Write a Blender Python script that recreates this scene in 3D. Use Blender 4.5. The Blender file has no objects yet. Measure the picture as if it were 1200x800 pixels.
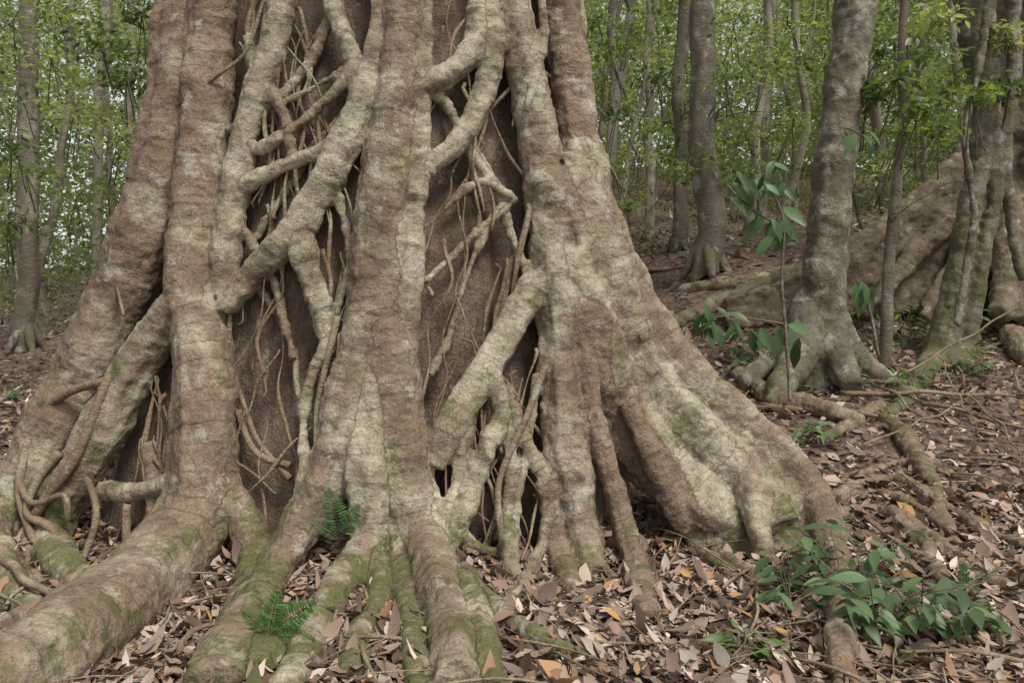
import bpy, math, random
import numpy as np
from mathutils import Vector, noise, kdtree, Matrix
random.seed(7); rng=np.random.default_rng(7)
S=bpy.context.scene
f=933.0; H=1.5; VH=330.0
# ---------------------------------------------------------------- terrain
def sstep(a,b,x):
    t=np.clip((x-a)/(b-a),0,1); return t*t*(3-2*t)
def hgt(x,y):
    x=np.asarray(x,float); y=np.asarray(y,float)
    s=sstep(-1.0,3.5,x)
    yy=np.minimum(y,45)
    r=0.2*np.maximum(0,yy-4.7)*s
    l=0.055*np.maximum(0,yy-7)*(1-s)
    n=0.03*np.sin(x*1.7+y*.6)+0.025*np.sin(y*2.3-x*.9+1)+0.012*np.sin(x*5.1+y*3.7)+0.010*np.sin(y*6.3-x*4.2)
    far=sstep(6,14,y)*(0.25*np.sin(x*.5+y*.31)+.12*np.sin(x*1.1-y*.7))
    return r+l+n+far
def gdepth(u,v):
    if v<VH+60 and u<700: return 99.
    d=np.arange(2.2,40,.02)
    z=H+d*(VH-v)/f
    k=np.nonzero(z<hgt(d*(u-600)/f,d))[0]
    return float(d[k[0]]) if len(k) else 99.
def W(u,v,d): return Vector((d*(u-600)/f,d,H+d*(VH-v)/f))
def D(u,v):
    F=np.interp(v,[-600,0,200,400,550,650],[4.95,4.85,4.7,4.55,4.35,4.2])
    w=np.interp(v,[-600,0,200,400,600],[250,265,300,360,480])
    t=min(abs((u-430)/w),.97)
    return min(F+1.0*(1-math.sqrt(1-t*t)), gdepth(u,v))
# ---------------------------------------------------------------- node helpers
def newmat(name):
    m=bpy.data.materials.new(name); m.use_nodes=True
    nt=m.node_tree; b=nt.nodes["Principled BSDF"]
    return m,nt,b
class NT:
    def __init__(s,nt): s.nt=nt
    def n(s,t,**k):
        x=s.nt.nodes.new(t)
        for a,b in k.items(): setattr(x,a,b)
        return x
    def l(s,a,b): s.nt.links.new(a,b)
    def attr(s,name): return s.n('ShaderNodeAttribute',attribute_name=name)
    def pos(s): return s.n('ShaderNodeTexCoord').outputs['Object']
    def noise(s,vec,scale,detail=4,rough=.6,dist=0):
        x=s.n('ShaderNodeTexNoise'); x.inputs['Scale'].default_value=scale
        x.inputs['Detail'].default_value=detail; x.inputs['Roughness'].default_value=rough
        x.inputs['Distortion'].default_value=dist
        s.l(vec,x.inputs['Vector']); return x.outputs['Fac']
    def ramp(s,fac,stops):
        x=s.n('ShaderNodeValToRGB'); e=x.color_ramp.elements
        while len(e)<len(stops): e.new(.5)
        for i,(p,c) in enumerate(stops):
            e[i].position=p; e[i].color=(c,c,c,1) if isinstance(c,(int,float)) else (*c,1)
        s.l(fac,x.inputs[0]); return x.outputs[0]
    def mix(s,fac,a,b,mode='MIX'):
        x=s.n('ShaderNodeMix',data_type='RGBA',blend_type=mode)
        for i,q in ((0,fac),(6,a),(7,b)):
            if isinstance(q,(int,float)): x.inputs[i].default_value=q
            elif isinstance(q,tuple): x.inputs[i].default_value=(*q,1)
            else: s.l(q,x.inputs[i])
        return x.outputs[2]
    def math(s,op,a,b=0.,c=None):
        x=s.n('ShaderNodeMath',operation=op)
        for i,q in enumerate((a,b,c)):
            if q is None: continue
            if isinstance(q,(int,float)): x.inputs[i].default_value=q
            else: s.l(q,x.inputs[i])
        return x.outputs[0]
def bark(name,brown,pale,lich=(.46,.44,.37),moss=(.10,.115,.035),ring=1.0,lichamt=.0,rough=.8,bump=.8,film=.55,fiber=False):
    m,nt,b=newmat(name); N=NT(nt); p=N.pos()
    tint=N.attr('tint').outputs['Fac']; al=N.attr('along').outputs['Fac']; ms=N.attr('moss').outputs['Fac']
    sp_=N.n('ShaderNodeSeparateColor'); N.l(N.attr('patch').outputs['Color'],sp_.inputs[0])
    big,gg,rr=sp_.outputs[0],sp_.outputs[1],sp_.outputs[2]
    lsn=N.attr('lichen').outputs['Fac']
    if fiber:
        vm=N.n('ShaderNodeVectorMath',operation='MULTIPLY'); N.l(p,vm.inputs[0]); vm.inputs[1].default_value=(38,38,5)
        rg=N.noise(vm.outputs[0],1.,3,.75)
    else:
        c=N.n('ShaderNodeCombineXYZ'); N.l(N.math('MULTIPLY',al,42.),c.inputs[0])
        sc=N.n('ShaderNodeVectorMath',operation='SCALE'); N.l(p,sc.inputs[0]); sc.inputs['Scale'].default_value=5.
        ad=N.n('ShaderNodeVectorMath',operation='ADD'); N.l(c.outputs[0],ad.inputs[0]); N.l(sc.outputs[0],ad.inputs[1])
        rg=N.noise(ad.outputs[0],1.,2,.7)
    mid=N.noise(p,13.,3,.72); fine=N.noise(p,70.,4,.75)
    t=N.math('ADD',tint,N.math('MULTIPLY',N.math('SUBTRACT',big,.5),2.8))
    t=N.math('ADD',t,N.math('MULTIPLY',N.math('SUBTRACT',mid,.5),1.6))
    t=N.ramp(t,[(.1,0.),(.95,1.)])
    col=N.mix(t,brown,pale)
    g=N.ramp(gg,[(.44,0.),(.66,1.)])
    col=N.mix(N.math('MULTIPLY',N.math('MULTIPLY',g,film),N.math('ADD',tint,.1)),col,(.225,.21,.11))
    r2=N.ramp(N.math('ADD',rr,N.math('MULTIPLY',N.math('SUBTRACT',mid,.5),.4)),[(.46,0.),(.66,1.)])
    col=N.mix(N.math('MULTIPLY',r2,.6),col,(brown[0]*.62,brown[1]*.59,brown[2]*.57))
    col=N.mix(1.,col,N.ramp(fine,[(.30,.45),(.44,.88),(.56,1.06),(.72,1.4)]),'MULTIPLY')
    col=N.mix(.85*ring,col,N.ramp(rg,[(.28,.45),(.42,.92),(.7,1.2)]),'MULTIPLY')
    l2=N.math('ADD',lsn,N.math('MULTIPLY',N.math('SUBTRACT',fine,.5),.45))
    lf=N.ramp(l2,[(.625-lichamt,0.),(.71-lichamt,1.)])
    col=N.mix(N.math('MULTIPLY',lf,.6),col,lich)
    mf=N.math('ADD',ms,N.math('MULTIPLY',N.math('SUBTRACT',mid,.5),2.0))
    mf=N.math('ADD',mf,N.math('MULTIPLY',N.math('SUBTRACT',gg,.5),2.2))
    mf=N.ramp(mf,[(.42,0.),(.82,1.)])
    mcol=N.mix(fine,(moss[0]*.25,moss[1]*.28,moss[2]*.35),(moss[0]*1.8,moss[1]*1.7,moss[2]*1.6))
    col=N.mix(N.math('MULTIPLY',mf,.8),col,mcol)
    N.l(col,b.inputs['Base Color']); b.inputs['Roughness'].default_value=rough
    b.inputs['Specular IOR Level'].default_value=.25
    h=N.math('ADD',N.math('MULTIPLY',rg,.6*max(ring,.8)),N.math('MULTIPLY',fine,.5))
    h=N.math('ADD',h,N.math('MULTIPLY',mid,1.2))
    bp=N.n('ShaderNodeBump'); bp.inputs['Strength'].default_value=bump; bp.inputs['Distance'].default_value=.025
    N.l(h,bp.inputs['Height']); N.l(bp.outputs[0],b.inputs['Normal'])
    return m
def leafmat(name,trans=.35,rough=.45,spec=.4,tm=(1.75,1.75,.9)):
    m,nt,b=newmat(name); N=NT(nt)
    col=N.attr('col').outputs['Color']
    N.l(col,b.inputs['Base Color']); b.inputs['Roughness'].default_value=rough
    b.inputs['Specular IOR Level'].default_value=spec
    if trans>0:
        tr=N.n('ShaderNodeBsdfTranslucent'); N.l(N.mix(1.,col,tm,'MULTIPLY'),tr.inputs[0])
        mx=N.n('ShaderNodeMixShader'); mx.inputs[0].default_value=trans
        N.l(b.outputs[0],mx.inputs[1]); N.l(tr.outputs[0],mx.inputs[2])
        N.l(mx.outputs[0],nt.nodes['Material Output'].inputs[0])
    return m
# ---------------------------------------------------------------- mesh helpers
def link(o,parent=None):
    S.collection.objects.link(o)
    if parent: o.parent=parent
    return o
def empty(name):
    e=bpy.data.objects.new(name,None); S.collection.objects.link(e); return e
def smooth(me): me.polygons.foreach_set('use_smooth',[True]*len(me.polygons))
def fr(p,o,s): return .5+.5*noise.fractal(p*s,.62,2.0,o)/(sum(.65**i for i in range(o)))*1.15
def patches(me,co):
    """bark patch fields stored on the mesh (patch colour + lichen)"""
    n=len(co); P=np.ones((n,4)); L=np.zeros(n); o1=Vector((11,3,5));o2=Vector((3,17,9));o3=Vector((7,1,23))
    for i in range(n):
        p=Vector(co[i]); P[i,0]=fr(p,3,2.3);P[i,1]=fr(p+o1,4,3.7);P[i,2]=fr(p+o2,3,5.5);L[i]=fr(p+o3,4,6.5)
    a=me.attributes.new('patch','FLOAT_COLOR','POINT'); a.data.foreach_set('color',P.ravel())
    a=me.attributes.new('lichen','FLOAT','POINT'); a.data.foreach_set('value',L)
class MB:
    def __init__(s): s.v=[];s.f=[];s.t=[];s.a=[];s.m=[]
    def obj(s,name,mat,parent=None):
        me=bpy.data.meshes.new(name); me.from_pydata(s.v,[],s.f); smooth(me)
        for nm,dat in (('tint',s.t),('along',s.a),('moss',s.m)):
            at=me.attributes.new(nm,'FLOAT','POINT'); at.data.foreach_set('value',dat)
        patches(me,s.v)
        me.materials.append(mat)
        return link(bpy.data.objects.new(name,me),parent)
def resample(P,R,step):
    n=len(P); out=[];ro=[]
    for i in range(n-1):
        p0=P[max(i-1,0)];p1=P[i];p2=P[i+1];p3=P[min(i+2,n-1)]
        r1=R[i];r2=R[i+1]
        k=max(1,int((p2-p1).length/step))
        for j in range(k):
            t=j/k;t2=t*t;t3=t2*t
            out.append(.5*((2*p1)+(p2-p0)*t+(2*p0-5*p1+4*p2-p3)*t2+(3*p1-p0-3*p2+p3)*t3))
            ro.append(max(.001,r1+(r2-r1)*(t2*3-2*t3)))
    out.append(P[-1]);ro.append(R[-1]); return out,ro
def tube(B,P,R,segs=12,tint=0.,moss=0.,flute=.08,wob=.0,step=None,samp=None,wf=3.0):
    if step is None: step=max(.03,min(R)*.8)
    P,R=resample(P,R,step)
    seed=random.random()*50
    if wob:
        for i in range(1,len(P)-1):
            q=P[i]*wf
            P[i]=P[i]+Vector((noise.noise(q+Vector((seed,0,0))),noise.noise(q+Vector((0,seed,0)))*.6,noise.noise(q+Vector((0,0,seed)))*.4))*wob
    up=Vector((0.3,1,.1)).normalized(); al=seed; st=len(B.v)
    n=len(P)
    for i in range(n):
        T=(P[min(i+1,n-1)]-P[max(i-1,0)])
        if T.length<1e-6: T=Vector((0,0,-1))
        T.normalize()
        up=(up-T*up.dot(T)); up=up.normalized() if up.length>1e-4 else T.orthogonal().normalized()
        X=T.cross(up)
        if i: al+=(P[i]-P[i-1]).length
        rr=R[i]*(1+.14*noise.noise(Vector((al*4,seed,0))))
        for s in range(segs):
            a=2*math.pi*s/segs
            k=rr*(1+flute*2*noise.noise(Vector((math.cos(a)*1.8,math.sin(a)*1.8,al*.7+seed))))
            B.v.append(P[i]+X*(math.cos(a)*k)+up*(math.sin(a)*k)); B.t.append(tint);B.a.append(al);B.m.append(moss)
        if samp is not None: samp.append((P[i],R[i],tint,moss,al))
    for i in range(n-1):
        for s in range(segs):
            a=st+i*segs+s;b=st+i*segs+(s+1)%segs
            B.f.append((a,b,b+segs,a+segs))
    B.f.append(tuple(st+s for s in range(segs))[::-1]); B.f.append(tuple(st+(n-1)*segs+s for s in range(segs)))
def sheet(B,A,C,th,samp=None,tint=.5,moss=.0,nc=8):
    n=24
    def rs(L):
        L=[Vector(p) for p in L]; P,_=resample(L,[1]*len(L),.02)
        return [P[int(i*(len(P)-1)/(n-1))] for i in range(n)]
    A=rs(A);C=rs(C); st=len(B.v); g={}
    for i in range(n):
        for j in range(nc+1):
            t=j/nc; p=A[i].lerp(C[i],t); p=p+Vector((0,.05*math.sin(math.pi*t),0))
            for k,o in ((0,-th/2),(1,th/2)):
                g[i,j,k]=len(B.v); B.v.append(p+Vector((0,o,0))); B.t.append(tint);B.a.append(0);B.m.append(moss)
            if samp is not None: samp.append((p,th/2,tint,moss,(i+j)*.05))
    for i in range(n-1):
        for j in range(nc):
            B.f.append((g[i,j,0],g[i,j+1,0],g[i+1,j+1,0],g[i+1,j,0]))
            B.f.append((g[i,j,1],g[i+1,j,1],g[i+1,j+1,1],g[i,j+1,1]))
    for i in range(n-1):
        B.f.append((g[i,0,0],g[i+1,0,0],g[i+1,0,1],g[i,0,1])); B.f.append((g[i,nc,0],g[i,nc,1],g[i+1,nc,1],g[i+1,nc,0]))
    for j in range(nc):
        B.f.append((g[0,j,0],g[0,j,1],g[0,j+1,1],g[0,j+1,0])); B.f.append((g[n-1,j,0],g[n-1,j+1,0],g[n-1,j+1,1],g[n-1,j,1]))
def organic(name,B,samp,voxel,mat,parent=None,amp=1.,sm=3):
    me=bpy.data.meshes.new('tmp'); me.from_pydata(B.v,[],B.f); me.validate()
    o=bpy.data.objects.new('tmp',me); S.collection.objects.link(o)
    r=o.modifiers.new('r','REMESH'); r.mode='VOXEL'; r.voxel_size=voxel
    s=o.modifiers.new('s','SMOOTH'); s.factor=.5; s.iterations=sm
    dg=bpy.context.evaluated_depsgraph_get(); dg.update()
    m2=bpy.data.meshes.new_from_object(o.evaluated_get(dg))
    bpy.data.objects.remove(o)
    kd=kdtree.KDTree(len(samp))
    for i,q in enumerate(samp): kd.insert(q[0],i)
    kd.balance()
    n=len(m2.vertices); co=np.empty(n*3); m2.vertices.foreach_get('co',co); co=co.reshape(-1,3)
    no=np.empty(n*3); m2.vertex_normals.foreach_get('vector',no); no=no.reshape(-1,3)
    T=np.zeros(n);A=np.zeros(n);M=np.zeros(n); hh=hgt(co[:,0],co[:,1])
    for i in range(n):
        p=Vector(co[i]); best=9e9; ws=0;tt=0;mm=0
        for q,idx,d in kd.find_n(p,6):
            s_=samp[idx]; e=d-s_[1]
            w=math.exp(-max(e,-.3)/.03); ws+=w; tt+=w*s_[2]; mm+=w*s_[3]
            if e<best: best=e; al=s_[4]
        T[i]=tt/ws; M[i]=mm/ws; A[i]=al
        dz=.020*noise.noise(p*5.)+.012*noise.noise(p*13.)+.007*noise.noise(p*34.)+.006*noise.noise(Vector((al*30,p.x*3,p.z*3)))
        co[i]+=no[i]*dz*amp
    low=np.clip(1-(co[:,2]-hh)/.45,0,1)
    M=M+.5*low*np.clip(no[:,2]+.45,0,1)-.14*np.clip((co[:,2]-hh-.5)/1.,0,1)
    m2.vertices.foreach_set('co',co.ravel()); m2.update(); smooth(m2)
    for nm,dat in (('tint',T),('along',A),('moss',M)):
        at=m2.attributes.new(nm,'FLOAT','POINT'); at.data.foreach_set('value',dat)
    patches(m2,co)
    m2.materials.clear(); m2.materials.append(mat); m2.name=name
    ob=bpy.data.objects.new(name,m2); print(name,n)
    return link(ob,parent)
def PR(pts,dd=None,k=1.,lift=0.):
    P=[];R=[]
    for q in pts:
        u,v,r=q[:3]; o=q[3] if len(q)>3 else 0.
        if dd is not None: d=dd+o
        else: d=o if o>2 else D(u,v)+o
        p=W(u,v,d); rr=r*k*d/f
        if lift:
            p.z=max(p.z,float(hgt(p.x,p.y))+rr*lift)
        P.append(p); R.append(rr)
    return P,R
def template(rows,fold=.12):
    v=[]
    for i in range(rows+1):
        y=i/rows; w=.5*math.sin(math.pi*min(1,max(0,y))**.85)*(1 if y<1 else 0)
        w=max(w,.015)
        for x in (-1,0,1): v.append((x*w,y,abs(x)*fold*w*2))
    fs=[]
    for i in range(rows):
        for j in range(2): a=i*3+j; fs.append((a,a+1,a+4,a+3))
    return np.array(v),np.array(fs)
TQ=(np.array([(0,0,0),(-.5,.42,.1),(0,.45,0),(.5,.42,.1),(0,1,-.05)]),np.array([(0,2,4,1),(0,3,4,2)]))
TL=template(3); TF=template(7)
def norm(a): return a/np.maximum(np.linalg.norm(a,axis=1,keepdims=True),1e-9)
def leaves(name,pos,dr,nr,L,Wd,col,mat,tpl=TQ,curl=0.,parent=None):
    tv,tf=tpl; n=len(pos); dr=norm(dr); x=norm(np.cross(dr,nr)); z=np.cross(x,dr)
    L=np.broadcast_to(L,(n,));Wd=np.broadcast_to(Wd,(n,)); curl=np.broadcast_to(curl,(n,))
    V=(pos[:,None,:]+x[:,None,:]*(tv[None,:,0,None]*Wd[:,None,None])+dr[:,None,:]*(tv[None,:,1,None]*L[:,None,None])
       +z[:,None,:]*(tv[None,:,2,None]*Wd[:,None,None]+(tv[None,:,1,None]**2)*(curl*L)[:,None,None]))
    k=len(tv); F=(tf[None,:,:]+(np.arange(n)*k)[:,None,None]).reshape(-1)
    me=bpy.data.meshes.new(name); nf=len(tf)*n
    me.vertices.add(n*k); me.vertices.foreach_set('co',V.reshape(-1))
    me.loops.add(nf*4); me.loops.foreach_set('vertex_index',F.astype(np.int32))
    me.polygons.add(nf); me.polygons.foreach_set('loop_start',np.arange(nf,dtype=np.int32)*4)
    me.update(calc_edges=True)
    c=np.ones((n*k,4)); c[:,:3]=np.repeat(col,k,axis=0)
    at=me.attributes.new('col','FLOAT_COLOR','POINT'); at.data.foreach_set('color',c.ravel())
    smooth(me); me.materials.append(mat)
    return link(bpy.data.objects.new(name,me),parent)
# ---------------------------------------------------------------- materials
M_root=bark('fig_bark',(.250,.178,.127),(.46,.405,.305))
M_host=bark('host_bark',(.165,.112,.086),(.28,.205,.165),ring=.95,lichamt=-.03,bump=1.,fiber=True)
M_vine=bark('vine_bark',(.23,.155,.105),(.37,.305,.21),ring=.4)
M_grey=bark('grey_bark',(.16,.14,.105),(.34,.315,.245),lichamt=.04)
M_dark=bark('buttress_bark',(.165,.125,.09),(.30,.245,.18),lichamt=-.01)
M_stem=bark('stem_bark',(.16,.135,.105),(.38,.35,.285),ring=.4,lichamt=.03)
M_leaf=leafmat('foliage_leaf',.45,.4,.5,(2.1,2.05,1.2))
M_plant=leafmat('understorey_leaf',.2,.42,.35)
M_litter=leafmat('litter_leaf',.0,.55,.35)
# ---------------------------------------------------------------- ground sheet
def ground():
    xs=np.concatenate([np.linspace(-90,-12,30),np.linspace(-11.5,14,256),np.linspace(14.5,90,30)])
    ys=np.concatenate([np.linspace(-20,1.5,20),np.linspace(1.6,14,140),np.linspace(14.3,45,90),np.linspace(47,160,30)])
    X,Y=np.meshgrid(xs,ys); Z=hgt(X,Y)
    v=np.stack([X,Y,Z],-1).reshape(-1,3); nx=len(xs)
    i,j=np.meshgrid(np.arange(len(ys)-1),np.arange(nx-1),indexing='ij'); a=(i*nx+j).ravel()
    F=np.stack([a,a+1,a+1+nx,a+nx],-1)
    me=bpy.data.meshes.new('ground'); me.from_pydata(v.tolist(),[],F.tolist()); smooth(me)
    m,nt,b=newmat('forest_floor'); N=NT(nt); p=N.pos()
    vo=N.n('ShaderNodeTexVoronoi'); vo.inputs['Scale'].default_value=16.; N.l(p,vo.inputs['Vector'])
    fn=N.noise(p,35.,3,.75)
    c1=N.ramp(vo.outputs['Color'],[(0.,(.05,.032,.024)),(.45,(.14,.092,.07)),(1.,(.30,.215,.17))])
    c1=N.mix(.8,c1,N.ramp(fn,[(.3,.4),(.7,1.3)]),'MULTIPLY')
    N.l(c1,b.inputs['Base Color']); b.inputs['Roughness'].default_value=.9
    bp=N.n('ShaderNodeBump'); bp.inputs['Strength'].default_value=.8; bp.inputs['Distance'].default_value=.04
    N.l(fn,bp.inputs['Height']); N.l(bp.outputs[0],b.inputs['Normal'])
    me.materials.append(m); link(bpy.data.objects.new('ground',me))
ground()
def litter():
    def area(n,y0,y1,spread,l0,l1,pw=1.):
        y=y0+(y1-y0)*rng.random(n)**pw; x=(rng.random(n)*2-1)*(y*spread+1.2)
        L=rng.uniform(l0,l1,n)*rng.uniform(.3,1.3,n); return x,y,L
    parts=[area(28000,2.2,5.4,.62,.05,.11),area(19000,5.0,11,.68,.055,.12),area(14000,11,28,.72,.09,.17)]
    x=np.concatenate([q[0] for q in parts]);y=np.concatenate([q[1] for q in parts]);L=np.concatenate([q[2] for q in parts])
    n=len(x); z=hgt(x,y)+.004+rng.random(n)*.03
    a=rng.random(n)*6.283; dr=np.stack([np.cos(a),np.sin(a),rng.normal(0,.3,n)],-1)
    nr=np.stack([rng.normal(0,.55,n),rng.normal(0,.55,n),np.ones(n)],-1)
    pal=np.array([(.37,.255,.195),(.48,.365,.295),(.28,.19,.145),(.13,.085,.062),(.57,.45,.37),(.41,.235,.125),(.34,.29,.24),(.63,.54,.45),(.50,.29,.12),(.16,.17,.06)])
    w=np.array([.22,.2,.17,.16,.09,.07,.07,.03,.02,.01]); c=pal[rng.choice(len(pal),n,p=w/w.sum())]*rng.uniform(.5,1.15,(n,1))
    leaves('leaf_litter',np.stack([x,y,z],-1),dr,nr,L,L*rng.uniform(.2,.68,n),c,M_litter,TL,rng.normal(0,.4,n))
litter()
# ---------------------------------------------------------------- strangler fig
fig=empty('strangler_fig_tree')
B=MB(); sp=[]
def root(pts,tint=.4,moss=.0,wob=.014,dd=None,segs=16,fl=.12,k=.84,lift=.3):
    P,R=PR(pts,dd,k,lift); tube(B,P,R,segs,tint,moss,fl,wob,samp=sp)
root([(245,-500,42),(240,-200,40),(222,0,42),(205,130,40),(185,230,44),(152,320,46),(108,420,44),(62,500,44),(25,580,38),(-25,640,36),(-70,700,30)],.15,.1)
root([(262,-500,28),(258,-100,28),(250,0,28),(243,100,30),(240,180,31),(233,260,34),(228,330,37),(238,400,38),(242,470,42),(243,540,46),(232,610,54),(190,680,60),(125,740,62),(40,800,66),(-60,850,66)],.1,.14,k=.9)
root([(345,-500,25),(335,-150,25),(328,0,25),(312,80,23),(290,150,22),(275,220,20),(266,290,20),(262,350,18)],.85,.1)
root([(228,350,30),(190,385,30),(155,440,32),(120,505,34),(88,560,30),(62,620,27),(75,670,26),(115,712,30),(150,740,20)],.6,.35)
root([(110,520,26),(60,570,26),(20,610,24),(-30,650,24)],.5,.35)
root([(118,572,14),(165,574,13),(215,562,15)],.7,.3)
root([(175,520,12,.05),(182,580,11,.05),(178,650,12,.0),(170,700,12)],.1,.0)
root([(255,570,26),(290,610,24),(300,660,24),(285,700,20)],.2,.3)
root([(-30,560,18),(-5,640,22),(20,700,20),(60,740,16)],.5,.3)
root([(-20,770,16),(30,740,15),(70,700,12)],.3,.2)
root([(395,-400,15),(388,-80,15),(392,0,14),(405,50,14),(420,95,14),(425,130,16)],.7)
root([(440,-300,13),(446,0,13),(440,55,15),(425,120,20),(402,170,25),(375,225,23),(350,268,26),(318,300,20),(285,335,17),(262,362,14)],.9,.15)
root([(350,268,24),(362,320,19),(378,365,15),(384,405,12),(365,440,8),(357,500,8),(353,570,7),(350,600,6)],.85,.15)
root([(285,218,14),(320,200,11),(370,180,12),(402,165,14)],.8)
root([(270,150,8),(300,175,8),(345,150,8),(395,105,9),(425,70,9)],.6)
root([(335,118,5),(375,100,6),(410,80,7)],.6)
root([(415,120,7,.05),(370,170,8,.08),(330,230,6,.1),(300,280,6,.1)],.5)
root([(290,40,8),(300,80,9),(330,130,8),(345,190,7)],.7)
root([(300,330,8,.1),(330,380,7,.12),(345,420,7,.12)],.4)
root([(385,20,7,.04),(365,70,7,.05),(330,110,7,.05),(290,135,6)],.5)
root([(345,420,6,.05),(320,330,6,.06),(285,270,7,.04)],.4)
root([(395,370,6,.04),(410,300,6,.05),(395,230,7,.03)],.5)
root([(500,330,6,.05),(540,290,6,.06),(590,240,6,.04)],.5)
root([(490,105,9),(520,120,7,.05),(560,190,6,.06),(600,235,7,.03)],.6)
root([(490,-500,30),(482,-200,30),(474,0,29),(470,80,31),(458,160,33),(450,240,37),(445,310,41),(437,380,42),(418,440,36),(402,500,34),(385,560,34),(352,620,31),(315,690,32),(285,750,38),(255,820,42)],.4,.2,k=.82)
root([(440,360,36),(456,430,35),(470,500,34),(480,560,33),(492,620,30),(506,680,28),(522,740,27),(536,820,28)],.1,.0,k=.92,lift=.7)
root([(438,400,30),(440,470,34),(436,560,36),(430,640,28),(395,705,24),(360,770,22),(335,820,22)],.85,.25,lift=.5)
root([(500,-400,12),(496,0,13),(493,80,14),(488,200,16),(482,300,18),(478,380,17),(472,440,16)],.75)
root([(480,560,24),(475,640,24),(478,700,20),(482,760,20),(490,820,20)],.7,.4,lift=.2)
root([(430,640,20),(445,690,18),(425,740,18),(410,800,18)],.75,.35,lift=.4)
root([(545,690,22),(572,715,20),(610,742,17),(655,765,14),(700,780,6)],.6,.5,lift=.5)
root([(545,700,24),(560,740,24),(575,790,22),(585,830,18)],.6,.45,lift=.5)
root([(505,640,16),(530,690,22),(555,715,22)],.7,.4)
root([(300,720,34),(320,750,28),(300,800,26)],.5,.65)
root([(330,650,14),(290,690,16),(262,740,16),(240,790,14)],.5,.5)
root([(585,-500,22),(590,-150,22),(602,0,23),(616,80,26),(630,160,30),(642,240,33),(650,320,35),(658,400,33),(662,480,32),(668,560,32),(682,620,26),(698,680,20)],.4,.1)
root([(640,-500,32),(648,-150,32),(656,0,30),(668,100,30),(684,200,33),(706,290,36),(740,360,36,5.15),(785,422,32,5.1),(845,475,28,5.0),(900,525,26,4.95),(945,570,24,4.8),(968,615,20,4.5),(980,680,19),(986,750,18),(985,830,14)],.2,.05,k=.95,lift=.8)
root([(670,200,40),(700,320,46),(735,410,46,5.1),(780,475,42,5.0),(835,530,40,4.9),(885,580,36,4.8),(915,625,28,4.6)],.7,.2,k=.98)
root([(665,300,36),(690,400,40),(725,480,42,4.95),(775,545,40,4.85),(830,595,34,4.72),(860,645,22)],.75,.2,k=.98)
sheet(B,[W(690,180,5.15),W(715,290,5.1),W(750,370,5.15),W(800,435,5.05),W(855,490,4.93),W(905,540,4.86),W(945,595,4.68),W(965,670,4.4)],
        [W(660,180,5.0),W(665,290,4.95),W(680,370,4.95),W(705,440,4.92),W(740,500,4.86),W(780,560,4.8),W(820,625,4.68),W(880,700,4.35)],.15,sp,.8,.2)
root([(880,560,20,4.72),(888,610,18,4.52),(893,658,14)],.6,.2,k=.9)
root([(735,470,14,4.72),(765,540,15,4.62),(790,595,15),(825,645,14),(875,680,11),(910,692,6)],.0,.0,lift=.6)
root([(678,360,11,-.12),(690,440,13,-.15),(708,530,15,-.12),(732,620,17,-.04),(748,680,22),(760,730,18)],-.1,.0)
root([(640,560,18),(655,640,16),(668,700,12)],.2,.0)
root([(560,5,14),(552,60,19),(520,88,18),(490,105,16)],.75,.1)
root([(560,-300,14),(568,-80,14),(572,0,15),(576,50,17),(566,110,16),(540,160,15),(500,200,14)],.8,.1)
root([(513,108,6,.06),(545,160,7,.08),(580,220,7,.08),(605,290,8,.05),(625,340,10)],.6)
root([(606,232,5,.02),(572,268,5,.05),(546,330,5,.08),(526,395,5,.08),(505,440,5,.05)],.8)
root([(470,290,4),(505,260,4,.05),(560,213,5,.05),(600,230,5)],.8)
root([(632,325,22),(600,380,24),(562,440,24),(528,500,24),(505,545,22)],.75,.25)
root([(600,300,6,.1),(592,350,6,.1),(575,400,6,.1)],.5)
root([(572,430,14,-.05),(588,480,14),(568,530,15),(545,590,16),(522,640,15),(500,690,12)],.85,.2)
root([(585,455,14),(618,520,11),(655,590,9),(700,650,9)],.4,.0)
root([(590,470,10),(598,540,10),(596,620,12),(600,690,13),(604,730,10)],.8,.2)
root([(628,440,6,.02),(620,520,6),(606,590,6),(600,650,6)],.6)
root([(545,500,12),(535,560,9),(520,610,8)],.8,.2)
root([(520,610,7),(560,640,7),(590,650,7)],.7,.2)
root([(700,-300,14),(640,-60,8,-.15),(640,40,7,-.15),(628,95,6,-.16),(618,130,3,-.17)],.8)
root([(650,590,12),(630,650,10),(612,690,9)],.4,.1)
for a in range(0,9):
    th=math.radians(-10+a*25); cx,cy=-.98,6.0
    P=[];R=[]
    for z,rr in ((5.5,1.25),(3.5,1.35),(2,1.5),(1,1.8),(.4,2.2),(.0,2.9)):
        P.append(Vector((cx+rr*1.1*math.cos(th)*.95,cy+rr*.85*abs(math.sin(th))+ (0.25),z+ (float(hgt(cx,cy+2)) if z<.1 else 0)))); R.append(.18)
    tube(B,P,R,10,random.random(),.1,.08,.1,samp=sp,step=.15)
organic('aerial_roots',B,sp,.0125,M_root,fig)
Bh=MB(); nz,na=150,260
for i in range(nz):
    z=-.1+i*(6.0/(nz-1))
    F=np.interp(z,[-.1,.2,.7,1.5,3.1,6],[4.25,4.35,4.5,4.62,4.86,4.95])+.13
    rx=np.interp(z,[-.1,1,3,6],[1.75,1.55,1.36,1.25])
    for j in range(na):
        a=2*math.pi*j/na
        q=Vector((math.cos(a)*2.2,math.sin(a)*2.2,z*.5))
        k=1+.045*noise.noise(q*1.5)+.03*noise.noise(Vector((math.cos(a)*9,math.sin(a)*9,z*1.6)))+.025*noise.noise(Vector((math.cos(a)*26,math.sin(a)*26,z*3)))
        Bh.v.append((-.98+rx*k*math.cos(a),F+1.0+1.0*k*math.sin(a),z)); Bh.t.append(.5);Bh.a.append(z);Bh.m.append(.1)
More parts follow.
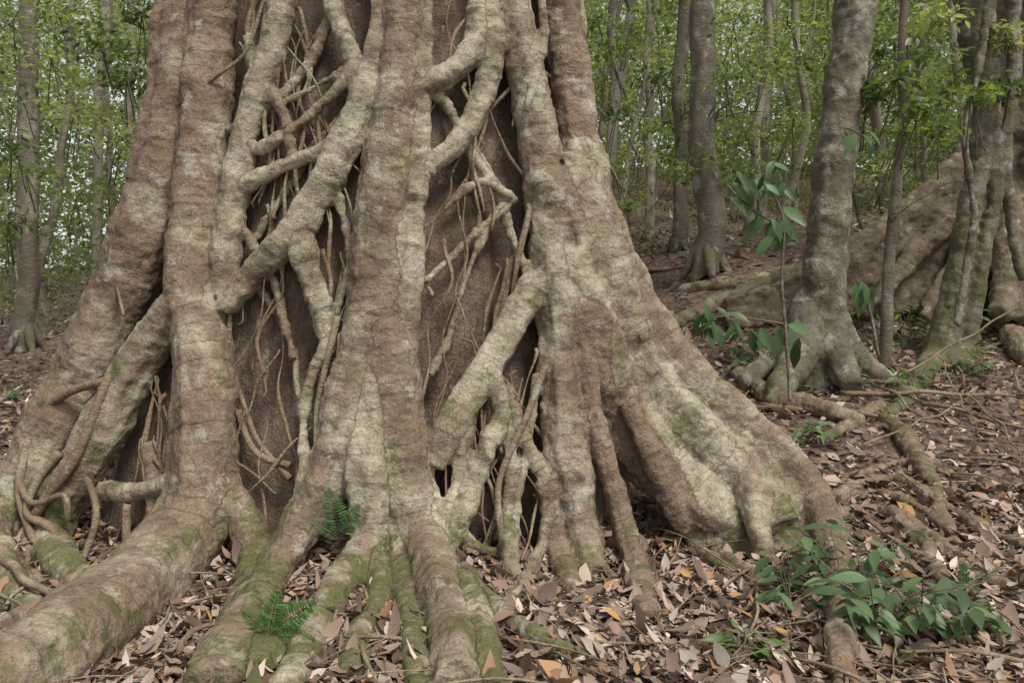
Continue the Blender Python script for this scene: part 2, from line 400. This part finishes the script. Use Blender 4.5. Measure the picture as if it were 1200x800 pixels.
for i in range(nz-1):
    for j in range(na):
        a=i*na+j;b=i*na+(j+1)%na; Bh.f.append((a,b,b+na,a+na))
Bh.f.append(tuple((nz-1)*na+j for j in range(na)))
Bh.obj('host_trunk',M_host,fig)
Bv=MB()
def vine(pts,tint=.4,dd=None,wob=.02,B_=Bv,segs=7):
    P,R=PR(pts,dd); tube(B_,P,R,segs,tint,.0,.05,wob,step=.035)
vine([(312,0,2,-.1),(290,60,2,-.1),(240,100,2.5,-.14),(190,140,2.5,-.17),(160,200,2,-.2),(142,260,3,-.22),(135,330,2,-.24),(145,370,2,-.22)],.2)
vine([(690,205,2.5,-.16),(715,250,2.5,-.18),(735,300,2.5,-.2),(748,350,2.5,-.24),(752,400,2,-.26)],.0)
vine([(130,440,6,-.18),(105,500,6,-.2),(80,550,6,-.2),(50,590,6,-.17),(30,630,6,-.14),(45,680,6,-.1)],.3)
vine([(125,445,5,-.18),(80,460,5,-.24),(45,490,5,-.26),(25,560,5,-.22),(35,620,5,-.17),(60,660,4,-.1)],.3)
vine([(70,530,5,-.2),(45,560,5,-.2),(30,600,5,-.18),(60,620,5,-.17),(75,660,4,-.1)],.5)
vine([(20,560,4,-.2),(40,590,4,-.2),(75,580,4,-.17),(80,610,4,-.12)],.2)
vine([(150,590,5),(148,640,5,.0),(152,700,5)],.6)
vine([(260,200,3),(262,280,3),(268,350,3,.03),(275,430,3,.06),(300,510,3,.08),(340,560,4,.06)],.2)
vine([(345,410,4,.08),(350,460,4,.08),(372,500,3,.05)],.7)
vine([(395,370,4,-.05),(380,430,4,-.03),(372,500,4),(368,560,4)],.8)
vine([(400,390,3,-.05),(395,450,3),(380,520,3),(375,600,3)],.8)
vine([(400,230,3,.08),(405,300,3,.08),(395,360,3,.05)],.3)
vine([(300,0,4,.05),(290,40,4,.05),(310,90,4,.08),(300,150,4,.05)],.3)
vine([(350,10,3,.08),(360,60,3,.08),(350,110,3,.08),(370,160,3,.08)],.3)
vine([(620,240,4,.0),(612,290,4),(600,350,3,.05),(605,400,3,.05)],.5)
vine([(600,100,2.5,.06),(560,150,2,.08),(530,200,2,.08)],.2)
vine([(560,420,3,-.05),(540,470,3),(530,520,3)],.8)
vine([(640,430,4,-.1),(615,490,4,-.08),(585,560,4,-.05),(590,640,4,-.04)],.6)
vine([(280,480,4,.05),(300,530,4,.05),(340,545,4,.05)],.2)
vine([(100,560,4,-.14),(115,600,4,-.1),(100,650,4,-.12),(60,700,4,-.1)],.4)
vine([(0,580,4,-.15),(15,640,4,-.12),(50,690,4,-.1),(110,690,4,-.12)],.2)
for k in range(105):
    u=random.choice([random.uniform(275,425),random.uniform(505,625),random.uniform(275,420),random.uniform(520,660),random.uniform(170,215)])
    v=random.uniform(-60,500) if 220<u<620 else random.uniform(440,580)
    if u>505 and random.random()<.35: v=random.uniform(400,560)
    pts=[];uu,vv=u,v; du=random.choice([random.uniform(-7,7),random.uniform(-30,30)]); st_=random.uniform(28,58)
    for s in range(random.randint(4,7)):
        pts.append((uu,vv,random.choice([.9,1.1,1.4,1.8,2.8])*random.uniform(.8,1.1),random.uniform(.0,.07))); uu+=du+random.uniform(-12,12); vv+=st_
    vine(pts,random.uniform(0,.7),wob=.07)
Bv.obj('hanging_vines',M_vine,fig)
# ---------------------------------------------------------------- grey tree right
def gz(u,v): return gdepth(u,v)
B=MB(); sp=[]
def r2(pts,tint=.4,moss=.1,dd=7.6,segs=12,wob=.02,k=.84):
    P,R=PR(pts,dd,k); tube(B,P,R,segs,tint,moss,.08,wob,samp=sp,step=.08)
r2([(1018,-500,24),(1008,-150,25),(1002,0,26),(991,100,27),(977,200,28),(966,300,29),(960,370,33),(958,420,44),(958,470,54)],.3,.1)
r2([(955,340,22),(930,400,24),(900,430,18),(868,450,12,-.2)],.1,.2)
r2([(965,340,22),(985,400,24),(1015,430,18),(1050,452,10)],.1,.1)
r2([(950,360,24),(935,420,26,-.3),(918,450,20,-.5),(900,475,10,-.7)],.1,.2)
r2([(965,370,24),(985,430,22,-.3),(1000,455,14,-.5)],.1,.1)
grey=organic('rainforest_tree',B,sp,.022,M_grey)
B=MB(); sp=[]
def r3(pts,**k): r2(pts,dd=8.6,k=.72,**k)
r3([(1165,-500,22),(1160,-150,22),(1150,0,22),(1158,90,18),(1150,170,18),(1135,250,18),(1120,330,20),(1105,400,26),(1090,430,22,-.3),(1060,470,16,-1.6),(1030,500,12,-2.1)],tint=.3,moss=.5)
r3([(1130,-300,18),(1135,0,20),(1142,70,16),(1160,130,14),(1165,220,12),(1150,300,14),(1135,380,18),(1130,430,16,-.2),(1140,470,10,-1.)],tint=.1,moss=.5)
r3([(1120,350,14),(1110,400,20),(1120,430,18,-.3),(1160,470,12,-1.),(1220,480,12,-1.)],tint=.1,moss=.45)
r3([(1180,-200,14),(1188,60,12),(1178,160,10),(1185,260,9),(1200,330,10)],tint=.3,moss=.4)
r3([(1170,-100,8,-.2),(1150,60,7,-.3),(1130,160,6,-.3),(1140,260,6,-.3),(1120,380,7,-.3)],tint=.1,moss=.3)
organic('vine_clad_tree',B,sp,.022,M_grey)
B=MB(); sp=[]
def r4(pts,**k):
    k.setdefault('wob',.05); r2(pts,dd=10.5,**k)
r4([(1235,-500,60),(1230,0,62),(1225,150,66),(1222,260,75),(1222,340,90),(1222,380,100)],tint=.3,moss=.1)
r4([(1200,60,26),(1165,140,26),(1120,200,22),(1060,250,18),(1000,290,16),(940,318,15),(870,345,14),(800,372,10,-.8),(770,385,6,-1.)],tint=.4,moss=.35)
sheet(B,[W(1210,60,10.5),W(1150,160,10.5),W(1080,235,10.4),W(1000,290,10.3),(W(940,318,10.2)),W(850,350,9.9)],
        [W(1210,380,10.5),W(1150,375,10.5),W(1080,370,10.4),W(1000,370,10.3),W(940,375,10.2),W(850,385,9.9)],.22,sp,.2,.1)
r4([(1200,200,26,-.1),(1188,280,26,-.5),(1180,340,22,-1.0),(1170,370,16,-1.4)],tint=.3,moss=.2)
r4([(1190,130,20,-.1),(1130,230,18,-.2),(1080,290,15,-.3),(1040,335,12,-.5),(1010,370,10,-.7)],tint=.0,moss=.1)
r4([(1180,180,18,-.1),(1140,280,16,-.3),(1100,340,13,-.5),(1080,375,10,-.7)],tint=.1,moss=.1)
r4([(1210,260,30,-.3),(1215,330,26,-1.),(1205,380,16,-1.6)],tint=.3,moss=.2)
organic('buttressed_tree',B,sp,.035,M_dark,amp=1.8,sm=2)
# ---------------------------------------------------------------- other individual trunks
def simple_tree(pts,d,tint,name='rainforest_tree',mat=M_stem,moss=.1):
    b=MB(); P,R=PR(pts,d)
    gx,gy=P[-1].x,P[-1].y; g=float(hgt(gx,gy)); P[-1].z=g-.1
    tube(b,P,R,16,tint,moss,.12,.16,step=.12,wf=.8)
    for a in range(5):
        t=a*1.257+random.random(); r=R[-1]
        q=[Vector((gx,gy,g+r*3.0)),Vector((gx+math.cos(t)*r*1.0,gy+math.sin(t)*r*1.0,g+r*1.)),Vector((gx+math.cos(t)*r*1.7,gy+math.sin(t)*r*1.7,g-.05))]
        tube(b,q,[r*.45,r*.4,r*.2],8,tint,.4,.05,0,step=.08)
    for a in range(4):
        t=random.random()*6.28; q=[P[1]+Vector((0,0,random.random()*1.5)),P[1]+Vector((math.cos(t)*.8,math.sin(t)*.8,1.6)),P[1]+Vector((math.cos(t)*2,math.sin(t)*2,2.8))]
        tube(b,q,[R[0]*.4,R[0]*.3,R[0]*.12],7,tint,.1,.05,.05,step=.2)
    for a in range(5):
        z0=random.uniform(.8,4.5); t=random.random()*6.28; i=min(range(len(P)),key=lambda i:abs(P[i].z-z0)); l=random.uniform(.5,1.2)
        p0=Vector((P[i].x,gy,P[i].z)); tube(b,[p0,p0+Vector((math.cos(t)*l*.5,math.sin(t)*l*.5,.25)),p0+Vector((math.cos(t)*l,math.sin(t)*l,.3))],[R[0]*.15,R[0]*.1,.004],5,tint,.1,.0,.1,step=.1)
    return b.obj(name,mat)
simple_tree([(40,-400,9),(40,-100,10),(38,0,10),(36,150,11),(32,280,12),(30,390,13)],12.5,.0)
simple_tree([(822,-400,13),(822,-100,14),(824,0,14),(825,150,15),(828,310,17)],13,.0)
simple_tree([(800,-400,7),(800,-100,7),(799,0,8),(797,150,8),(795,290,9)],15.5,-.3)
simple_tree([(1065,-300,5),(1060,0,5),(1055,80,5),(1050,160,5),(1048,260,6),(1040,380,7)],8.2,.1,'understorey_tree')
simple_tree([(150,-300,4),(152,0,4),(155,200,5),(152,350,5)],16,.8)
simple_tree([(98,-300,4),(92,-50,4),(80,100,4),(60,250,5),(45,370,5)],14,.6)
simple_tree([(715,-300,5),(716,-50,5),(720,120,5),(722,270,6)],19,.2)
simple_tree([(900,-300,5),(902,-50,5),(898,120,5),(892,270,6)],18,.5)
simple_tree([(768,-300,5),(765,-50,5),(762,120,5),(758,270,6)],17,.9)
simple_tree([(120,-300,5),(122,-50,5),(118,120,5),(112,340,6)],18,.9)
b=MB()
for k in range(140):
    y=random.uniform(14,36); x=random.uniform(-1,1)*(y*.72+1)
    r=random.choice([.012,.016,.02,.03,.04,.06,.09])*random.uniform(.7,1.2); g=float(hgt(x,y)); lean=random.uniform(-.16,.16)
    P=[];R=[]
    for i in range(6):
        z=i*2.2; P.append(Vector((x+lean*z+random.uniform(-.25,.25),y+random.uniform(-.1,.1),g-.1+z))); R.append(r*(1.2-.1*i))
    tube(b,P,R,7,random.uniform(.2,1.4),.1,.05,.12,step=.4,wf=1.)
    for q in range(random.randint(2,6)):
        i=random.randint(0,4); t=random.random()*6.28; p0=P[i].lerp(P[i+1],.5); l=random.uniform(.8,2.2)
        tube(b,[p0,p0+Vector((math.cos(t)*l*.5,math.sin(t)*l*.5,.5)),p0+Vector((math.cos(t)*l,math.sin(t)*l,.7))],[r*.4,r*.3,r*.12],5,.5,.1,0,.12,step=.2)
b.obj('distant_trees',M_stem)
# ---------------------------------------------------------------- foliage masses
GP=np.array([(.095,.135,.036),(.13,.18,.05),(.175,.225,.07),(.055,.085,.028),(.21,.25,.095),(.11,.15,.065),(.07,.105,.032)])
def clumps(C,Rr,cnt,l0,l1,flat=.55,gain=1.,haze_tint=0.):
    n=len(C); idx=np.repeat(np.arange(n),cnt); m=len(idx)
    o=rng.normal(0,1,(m,3)); o=o/np.linalg.norm(o,axis=1,keepdims=True)*rng.random((m,1))**.5
    o[:,2]*=flat; pos=C[idx]+o*Rr[idx][:,None]
    dr=np.stack([rng.normal(0,1,m),rng.normal(0,1,m),rng.normal(-.35,.4,m)],-1)
    nr=np.stack([rng.normal(0,.6,m),rng.normal(-.2,.6,m),np.ones(m)],-1)
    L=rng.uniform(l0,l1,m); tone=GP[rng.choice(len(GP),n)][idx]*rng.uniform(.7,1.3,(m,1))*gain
    tone=tone*(1-haze_tint)+np.array([.27,.31,.17])*haze_tint  # aerial haze painted into leaf colour by blending towards pale green
    return pos,dr,nr,L,tone
def cat(*a): return [np.concatenate([q[i] for q in a]) for i in range(5)]
def cl_field(n,y0,y1,zlo,zhi,xr=.72,side=None,r0=.35,r1=.9):
    y=rng.uniform(y0,y1,n); x=(rng.random(n)*2-1)*(y*xr+1)
    if side=='L': x=-np.abs(x)
    if side=='R': x=np.abs(x)
    g=hgt(x,y); top=np.minimum(g+zhi,H+y*.38+.8); z=g+zlo+rng.random(n)*np.maximum(.3,top-g-zlo)
    return np.stack([x,y,z],-1),rng.uniform(r0,r1,n)
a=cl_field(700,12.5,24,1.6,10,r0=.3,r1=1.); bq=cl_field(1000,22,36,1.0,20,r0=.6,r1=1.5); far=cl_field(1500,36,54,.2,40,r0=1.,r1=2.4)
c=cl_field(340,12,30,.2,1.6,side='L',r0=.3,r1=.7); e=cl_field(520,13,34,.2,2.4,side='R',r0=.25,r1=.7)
P_=cat(clumps(*a,80,.07,.16),clumps(*bq,75,.13,.25,gain=1.1,haze_tint=.25),clumps(*far,58,.30,.50,gain=1.2,haze_tint=.6),clumps(*c,50,.06,.13),clumps(*e,45,.07,.14))  # distant clumps get lighter leaf colours to imitate haze, no volume
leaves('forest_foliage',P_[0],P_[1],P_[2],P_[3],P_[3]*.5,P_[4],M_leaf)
def spray(name,lst,d,l0,l1,cnt=60):
    b=MB(); C=[];Rr=[]
    for (u,v,r) in lst:
        dd=d+random.uniform(-.8,.8); p=W(u,v,dd); C.append(p);Rr.append(r*dd/f)
        for k in range(3):
            q=p+Vector((random.uniform(-1,1),random.uniform(-1,1),random.uniform(-.4,.6)))*(r*dd/f)
            tube(b,[p+Vector((random.uniform(-.3,.3),.3,-.5)),p,q],[.008,.006,.002],5,.3,.1,0,.02,step=.1)
    o=b.obj(name,M_stem)
    q=clumps(np.array([list(c) for c in C]),np.array(Rr),cnt,l0,l1)
    leaves('leaves',q[0],q[1],q[2],q[3],q[3]*.45,q[4]*1.1,M_leaf,TL,-.15,parent=o)
spray('understorey_shrub',[(15,30,55),(70,20,45),(120,50,45),(165,15,30),(20,110,55),(90,130,50),(140,160,40),(30,200,45),(10,260,45),(90,230,40),(130,220,30),(150,90,30),(60,70,40),(10,170,40)],9.5,.06,.12,120)
spray('understorey_shrub',[(1050,90,35),(1090,60,40),(1020,110,30),(1150,50,35),(1185,100,30),(1075,130,30),(1110,100,35),(1060,40,35),(1180,40,35),(1030,60,30),(1100,20,35),(1140,110,30),(1060,150,25),(1100,150,25)],7.9,.07,.13,95)
spray('understorey_shrub',[(715,60,30),(740,30,35),(725,130,30),(745,180,30),(720,200,22),(770,90,30),(760,150,25),(735,240,20),(700,20,20),(790,200,25)],9.5,.06,.11,90)
spray('understorey_shrub',[(860,30,40),(900,80,40),(870,150,30),(930,40,40),(850,90,30),(1040,200,25),(930,140,28),(880,200,25)],11.,.06,.12,80)
# ---------------------------------------------------------------- broad leaf saplings
def sapling(name,stems,lf,mat=M_plant,col=(.07,.12,.05),asp=.4):
    b=MB()
    for pts,dd in stems:
        P,R=PR(pts,dd); tube(b,P,R,6,.1,.1,0,.01,step=.05)
    o=b.obj(name,M_stem)
    pos=[];dr=[];nr=[];L=[];C=[]
    for (u,v,d,du,dv,l) in lf:
        pos.append(list(W(u,v,d))); dr.append((du,random.uniform(-.4,.3),-dv)); nr.append((random.uniform(-.6,.6),-.7+random.uniform(-.5,.4),.7))
        L.append(l*random.uniform(.7,1.15)); k=random.uniform(.6,1.6); C.append((col[0]*k,col[1]*k,col[2]*k))
    L=np.array(L)
    leaves('leaves',np.array(pos),np.array(dr,float),np.array(nr),L,L*asp,np.array(C),mat,TF,-.18,parent=o)
    return o
def rl(cx,cy,sx,sy,n,d,l):
    return [(cx+random.uniform(-sx,sx),cy+random.uniform(-sy,sy),d+random.uniform(-.15,.15),random.uniform(-.8,.8),random.uniform(.1,1),l) for _ in range(n)]
sapling('broadleaf_sapling',[([(925,470,2.),(922,400,1.8),(915,330,1.6),(918,260,1.6),(895,210,1.2)],6.4),([(918,270,1.2),(870,235,1.2),(850,215,1)],6.4),([(922,380,1.2),(850,370,1.2),(820,380,1)],6.4)],
  rl(912,258,16,22,12,6.4,.25)+rl(868,218,30,20,16,6.4,.19)+rl(892,200,30,18,12,6.4,.17)+rl(840,368,28,14,14,6.4,.2)+rl(928,390,10,14,6,6.4,.25)+rl(880,385,15,10,6,6.4,.19))
sapling('broadleaf_sapling',[([(1000,170,1.5),(990,150,1.5),(1012,160,1)],6.6)],rl(1003,155,18,8,9,6.6,.19))
sapling('broadleaf_sapling',[([(1030,420,2),(1020,370,2),(1012,345,2)],6.8)],rl(1018,340,22,14,12,6.8,.17))
def forb(name,bu,bv,n,hh,l,col,sp_=.35):
    d=gz(bu,bv); base=W(bu,bv,d); b=MB(); pos=[];dr=[];nr=[];L=[];C=[]
    for i in range(n):
        t=random.random()*6.283; s=random.uniform(.3,1)*sp_
        tip=base+Vector((math.cos(t)*s,math.sin(t)*s,hh*random.uniform(.4,1.05)))
        tube(b,[base,base.lerp(tip,.5)+Vector((0,0,.06)),tip],[.004,.003,.002],5,.3,.1,0,0,step=.05)
        for k in range(8):
            if random.random()<.15: continue
            q=base.lerp(tip,.35+.65*k/7); sgn=-1 if k%2 else 1
            dd=Vector((math.cos(t)*.6-sgn*math.sin(t),math.sin(t)*.6+sgn*math.cos(t),random.uniform(-.5,.2)))
            pos.append(list(q));dr.append(list(dd));nr.append((random.gauss(0,.35),random.gauss(-.3,.35),1));L.append(l*random.uniform(.6,1.25))
            w=random.uniform(.6,1.6);C.append((col[0]*w,col[1]*w,col[2]*w))
    o=b.obj(name,M_stem); L=np.array(L)
    leaves('leaves',np.array(pos),np.array(dr),np.array(nr),L,L*.38,np.array(C),M_plant,TF,-.25,parent=o)
G1=(.085,.135,.06); G2=(.10,.17,.045)
forb('understorey_plant',1025,745,9,.40,.13,G1,.42)
forb('understorey_plant',990,700,7,.36,.12,G1,.38)
forb('understorey_plant',870,775,5,.14,.09,G2,.14)
forb('understorey_plant',925,710,6,.24,.10,G1,.26)
forb('understorey_plant',1080,740,5,.30,.13,G1,.3)
forb('seedling',1160,745,2,.2,.09,G2,.06)
forb('seedling',665,798,2,.04,.07,(.2,.35,.03),.05)
forb('seedling',950,520,4,.2,.10,G1,.2)
forb('seedling',1105,295,4,.3,.14,G2,.3)
forb('seedling',930,560,2,.1,.07,G1,.1)
forb('seedling',10,470,4,.15,.1,G1,.2)
forb('seedling',790,640,2,.08,.05,G2,.05)
for k in range(34):
    u=random.uniform(780,1200);v=random.uniform(290,480); forb('seedling',u,v,3,random.uniform(.15,.5),.12,random.choice([G1,G2]),.22)
# ferns
def fern(name,base,fr_,col=(.075,.15,.045)):
    b=MB(); pos=[];dr=[];nr=[];L=[];C=[];WW=[]
    for (az,ll) in fr_:
        t=math.radians(az)
        out=Vector((math.cos(t),-.3,math.sin(t))).normalized(); P=[]
        for k in range(6):
            s=k/5; P.append(base+out*ll*s+Vector((0,-.05*s,-.16*ll*s*s)))
        tube(b,P,[.0022]*6,5,.2,.2,0,0,step=.03)
        m=19
        for k in range(3,m):
            s=k/m; i0=min(int(s*5),4); q=P[i0].lerp(P[i0+1],s*5-i0)
            T=(P[i0+1]-P[i0]).normalized(); side=T.cross(Vector((0,-1,.2))).normalized()
            for sg in(-1,1):
                pos.append(list(q));dr.append(list(side*sg+T*.4+Vector((0,random.gauss(0,.15),0))));nr.append((0,-1,.4+random.gauss(0,.2)));L.append(ll*.17*math.sin(math.pi*(.25+.73*s))+.004)
                WW.append(ll*.032)
                w=random.uniform(.7,1.4);C.append((col[0]*w,col[1]*w,col[2]*w))
    o=b.obj(name,M_stem); L=np.array(L)
    leaves('fronds',np.array(pos),np.array(dr),np.array(nr),L,np.array(WW),np.array(C),M_plant,TL,-.1,parent=o)
fern('fern',W(400,632,D(398,625)-.30),[(95,.38),(66,.30),(130,.22)],(.085,.16,.055))
fern('fern',W(315,745,D(312,735)-.24),[(74,.32),(48,.36),(20,.24),(112,.2)],(.085,.185,.045))
fern('fern',W(1130,690,gz(1130,690)-.1),[(60,.2),(110,.22),(150,.15)],(.05,.12,.03))
# ---------------------------------------------------------------- surface roots, sticks
B=MB(); sp=[]
def r5(pts,tint=.3,moss=.1):
    P=[];R=[]
    for (u,v,r) in pts:
        d=gz(u,v); d=min(d,30); R.append(r*1.0*d/f); P.append(W(u,v,d)+Vector((0,0,r*d/f*.55)))
    tube(B,P,R,10,tint,moss,.06,.03,samp=sp,step=.04)
r5([(975,590,9),(1010,572,8),(1050,566,8),(1090,588,8),(1130,612,8),(1190,640,7),(1250,660,5)],.3,-.1)
r5([(975,610,8),(1030,600,8),(1070,615,9),(1110,650,9),(1150,680,7),(1200,690,5)],.0,-.2)
r5([(970,590,6),(1030,580,6),(1085,605,7),(1125,640,6),(1160,650,5)],.2,-.2)
r5([(985,625,7),(1050,640,7),(1090,670,7),(1130,700,6),(1150,740,4)],.0,-.2)
r5([(1040,500,11),(1065,525,12),(1085,560,12),(1100,600,9),(1120,640,7)],.0,.3)
r5([(1040,600,10),(1075,640,10),(1110,690,8),(1150,720,6)],.0,-.1)
r5([(1000,560,5),(1060,545,5),(1120,560,5),(1180,580,4)],.0,-.3)
r5([(860,440,10),(900,470,12),(960,485,12),(1010,500,9)],.1,-.1)
r5([(800,345,8),(850,338,9),(900,330,8)],.2,.1)
r5([(820,655,6),(860,650,6),(905,662,5)],.2,.0)
r5([(760,600,9),(800,630,9),(850,672,8),(880,700,5)],.0,.0)
r5([(1180,380,14),(1200,420,14),(1240,450,10)],.3,.1)
r5([(-40,770,12),(0,745,14),(40,720,9)],.2,.1)
r5([(1030,480,9),(1000,500,8),(960,520,6)],.1,.1)
organic('surface_roots',B,sp,.014,M_root)
b=MB()
def stick(u0,v0,u1,v1,r,lift=.03,lift1=None,t=.3):
    d0,d1=gz(u0,v0),gz(u1,v1); p0=W(u0,v0,d0)+Vector((0,0,lift)); p1=W(u1,v1,d1)+Vector((0,0,lift if lift1 is None else lift1))
    m=p0.lerp(p1,.5)+Vector((random.uniform(-.05,.05),0,random.uniform(0,.05)))
    tube(b,[p0,m,p1],[r,r*.85,r*.5],6,t,.05,.05,.08,step=.05)
stick(985,470,1190,480,.022,.08,.12,.3); stick(1060,450,1215,440,.012,.1,.75,.8); stick(970,450,1130,475,.02,.08,None,.1)
stick(1080,480,1240,520,.02,.05); stick(-10,680,85,740,.024,.12,.08,.5); stick(760,320,860,312,.04,.05)
stick(1110,560,1190,575,.01);stick(900,545,1000,560,.008);stick(210,780,270,740,.014,.05,.06,.1)
stick(880,485,1050,495,.03,.05,None,.1); stick(1000,450,1100,520,.012,.1); stick(1130,470,1200,560,.01,.1); stick(850,300,960,345,.03,.08)
stick(1040,500,1180,530,.012,.08,.14,.1); stick(1100,440,1150,520,.008,.2,.05,.5); stick(1010,530,1130,500,.01,.05,.2,.2)
stick(880,730,960,700,.006,.03,.05,.7);stick(700,760,800,770,.006,.03,.04,.3);stick(1120,720,1200,760,.009,.04);stick(0,720,40,790,.008,.1,.05,.6)
for k in range(650):
    y=2.6+11*random.random()**1.3; x=random.uniform(-1,1)*(y*.65); g=float(hgt(x,y)); t=random.random()*6.28;l=random.uniform(.1,.6)
    if x>1 and random.random()<.5: l*=2.
    p0=Vector((x,y,g+.035)); p1=Vector((x+l*math.cos(t),y+l*math.sin(t),0)); p1.z=float(hgt(p1.x,p1.y))+random.uniform(.02,.10)
    rr=random.choice([.002,.003,.004,.006,.010])
    tube(b,[p0,p0.lerp(p1,.5)+Vector((random.uniform(-.05,.05),random.uniform(-.05,.05),.02)),p1],[rr,rr*.85,rr*.5],5,random.random(),.0,.05,.04,step=.06)
b.obj('fallen_sticks',M_vine)
# ---------------------------------------------------------------- light, camera
sd=Vector((.38,-.5,1.0)).normalized()
el=math.asin(sd.z); az=math.atan2(sd.x,sd.y)
w=bpy.data.worlds.new('World'); S.world=w; w.use_nodes=True; nt=w.node_tree; N=NT(nt)
sk=N.n('ShaderNodeTexSky',sky_type='NISHITA'); sk.sun_disc=False; sk.sun_elevation=el; sk.sun_rotation=az
hs=N.n('ShaderNodeHueSaturation'); hs.inputs['Saturation'].default_value=.15; N.l(sk.outputs[0],hs.inputs['Color'])
bg=nt.nodes['Background']; N.l(hs.outputs[0],bg.inputs[0]); bg.inputs[1].default_value=.15
sun=bpy.data.lights.new('sun','SUN'); sun.energy=3.3; sun.angle=math.radians(18); sun.color=(1,.95,.85)
so=link(bpy.data.objects.new('sun',sun)); so.rotation_euler=(-sd).to_track_quat('-Z','Y').to_euler()
cam=bpy.data.cameras.new('camera'); cam.lens=28; cam.sensor_width=36; cam.shift_y=-70/1200; cam.clip_end=500
co=link(bpy.data.objects.new('camera',cam)); co.location=(0,0,H); co.rotation_euler=(math.radians(90),0,0); S.camera=co
S.view_settings.view_transform='Standard'; S.view_settings.look='None'; S.view_settings.exposure=0
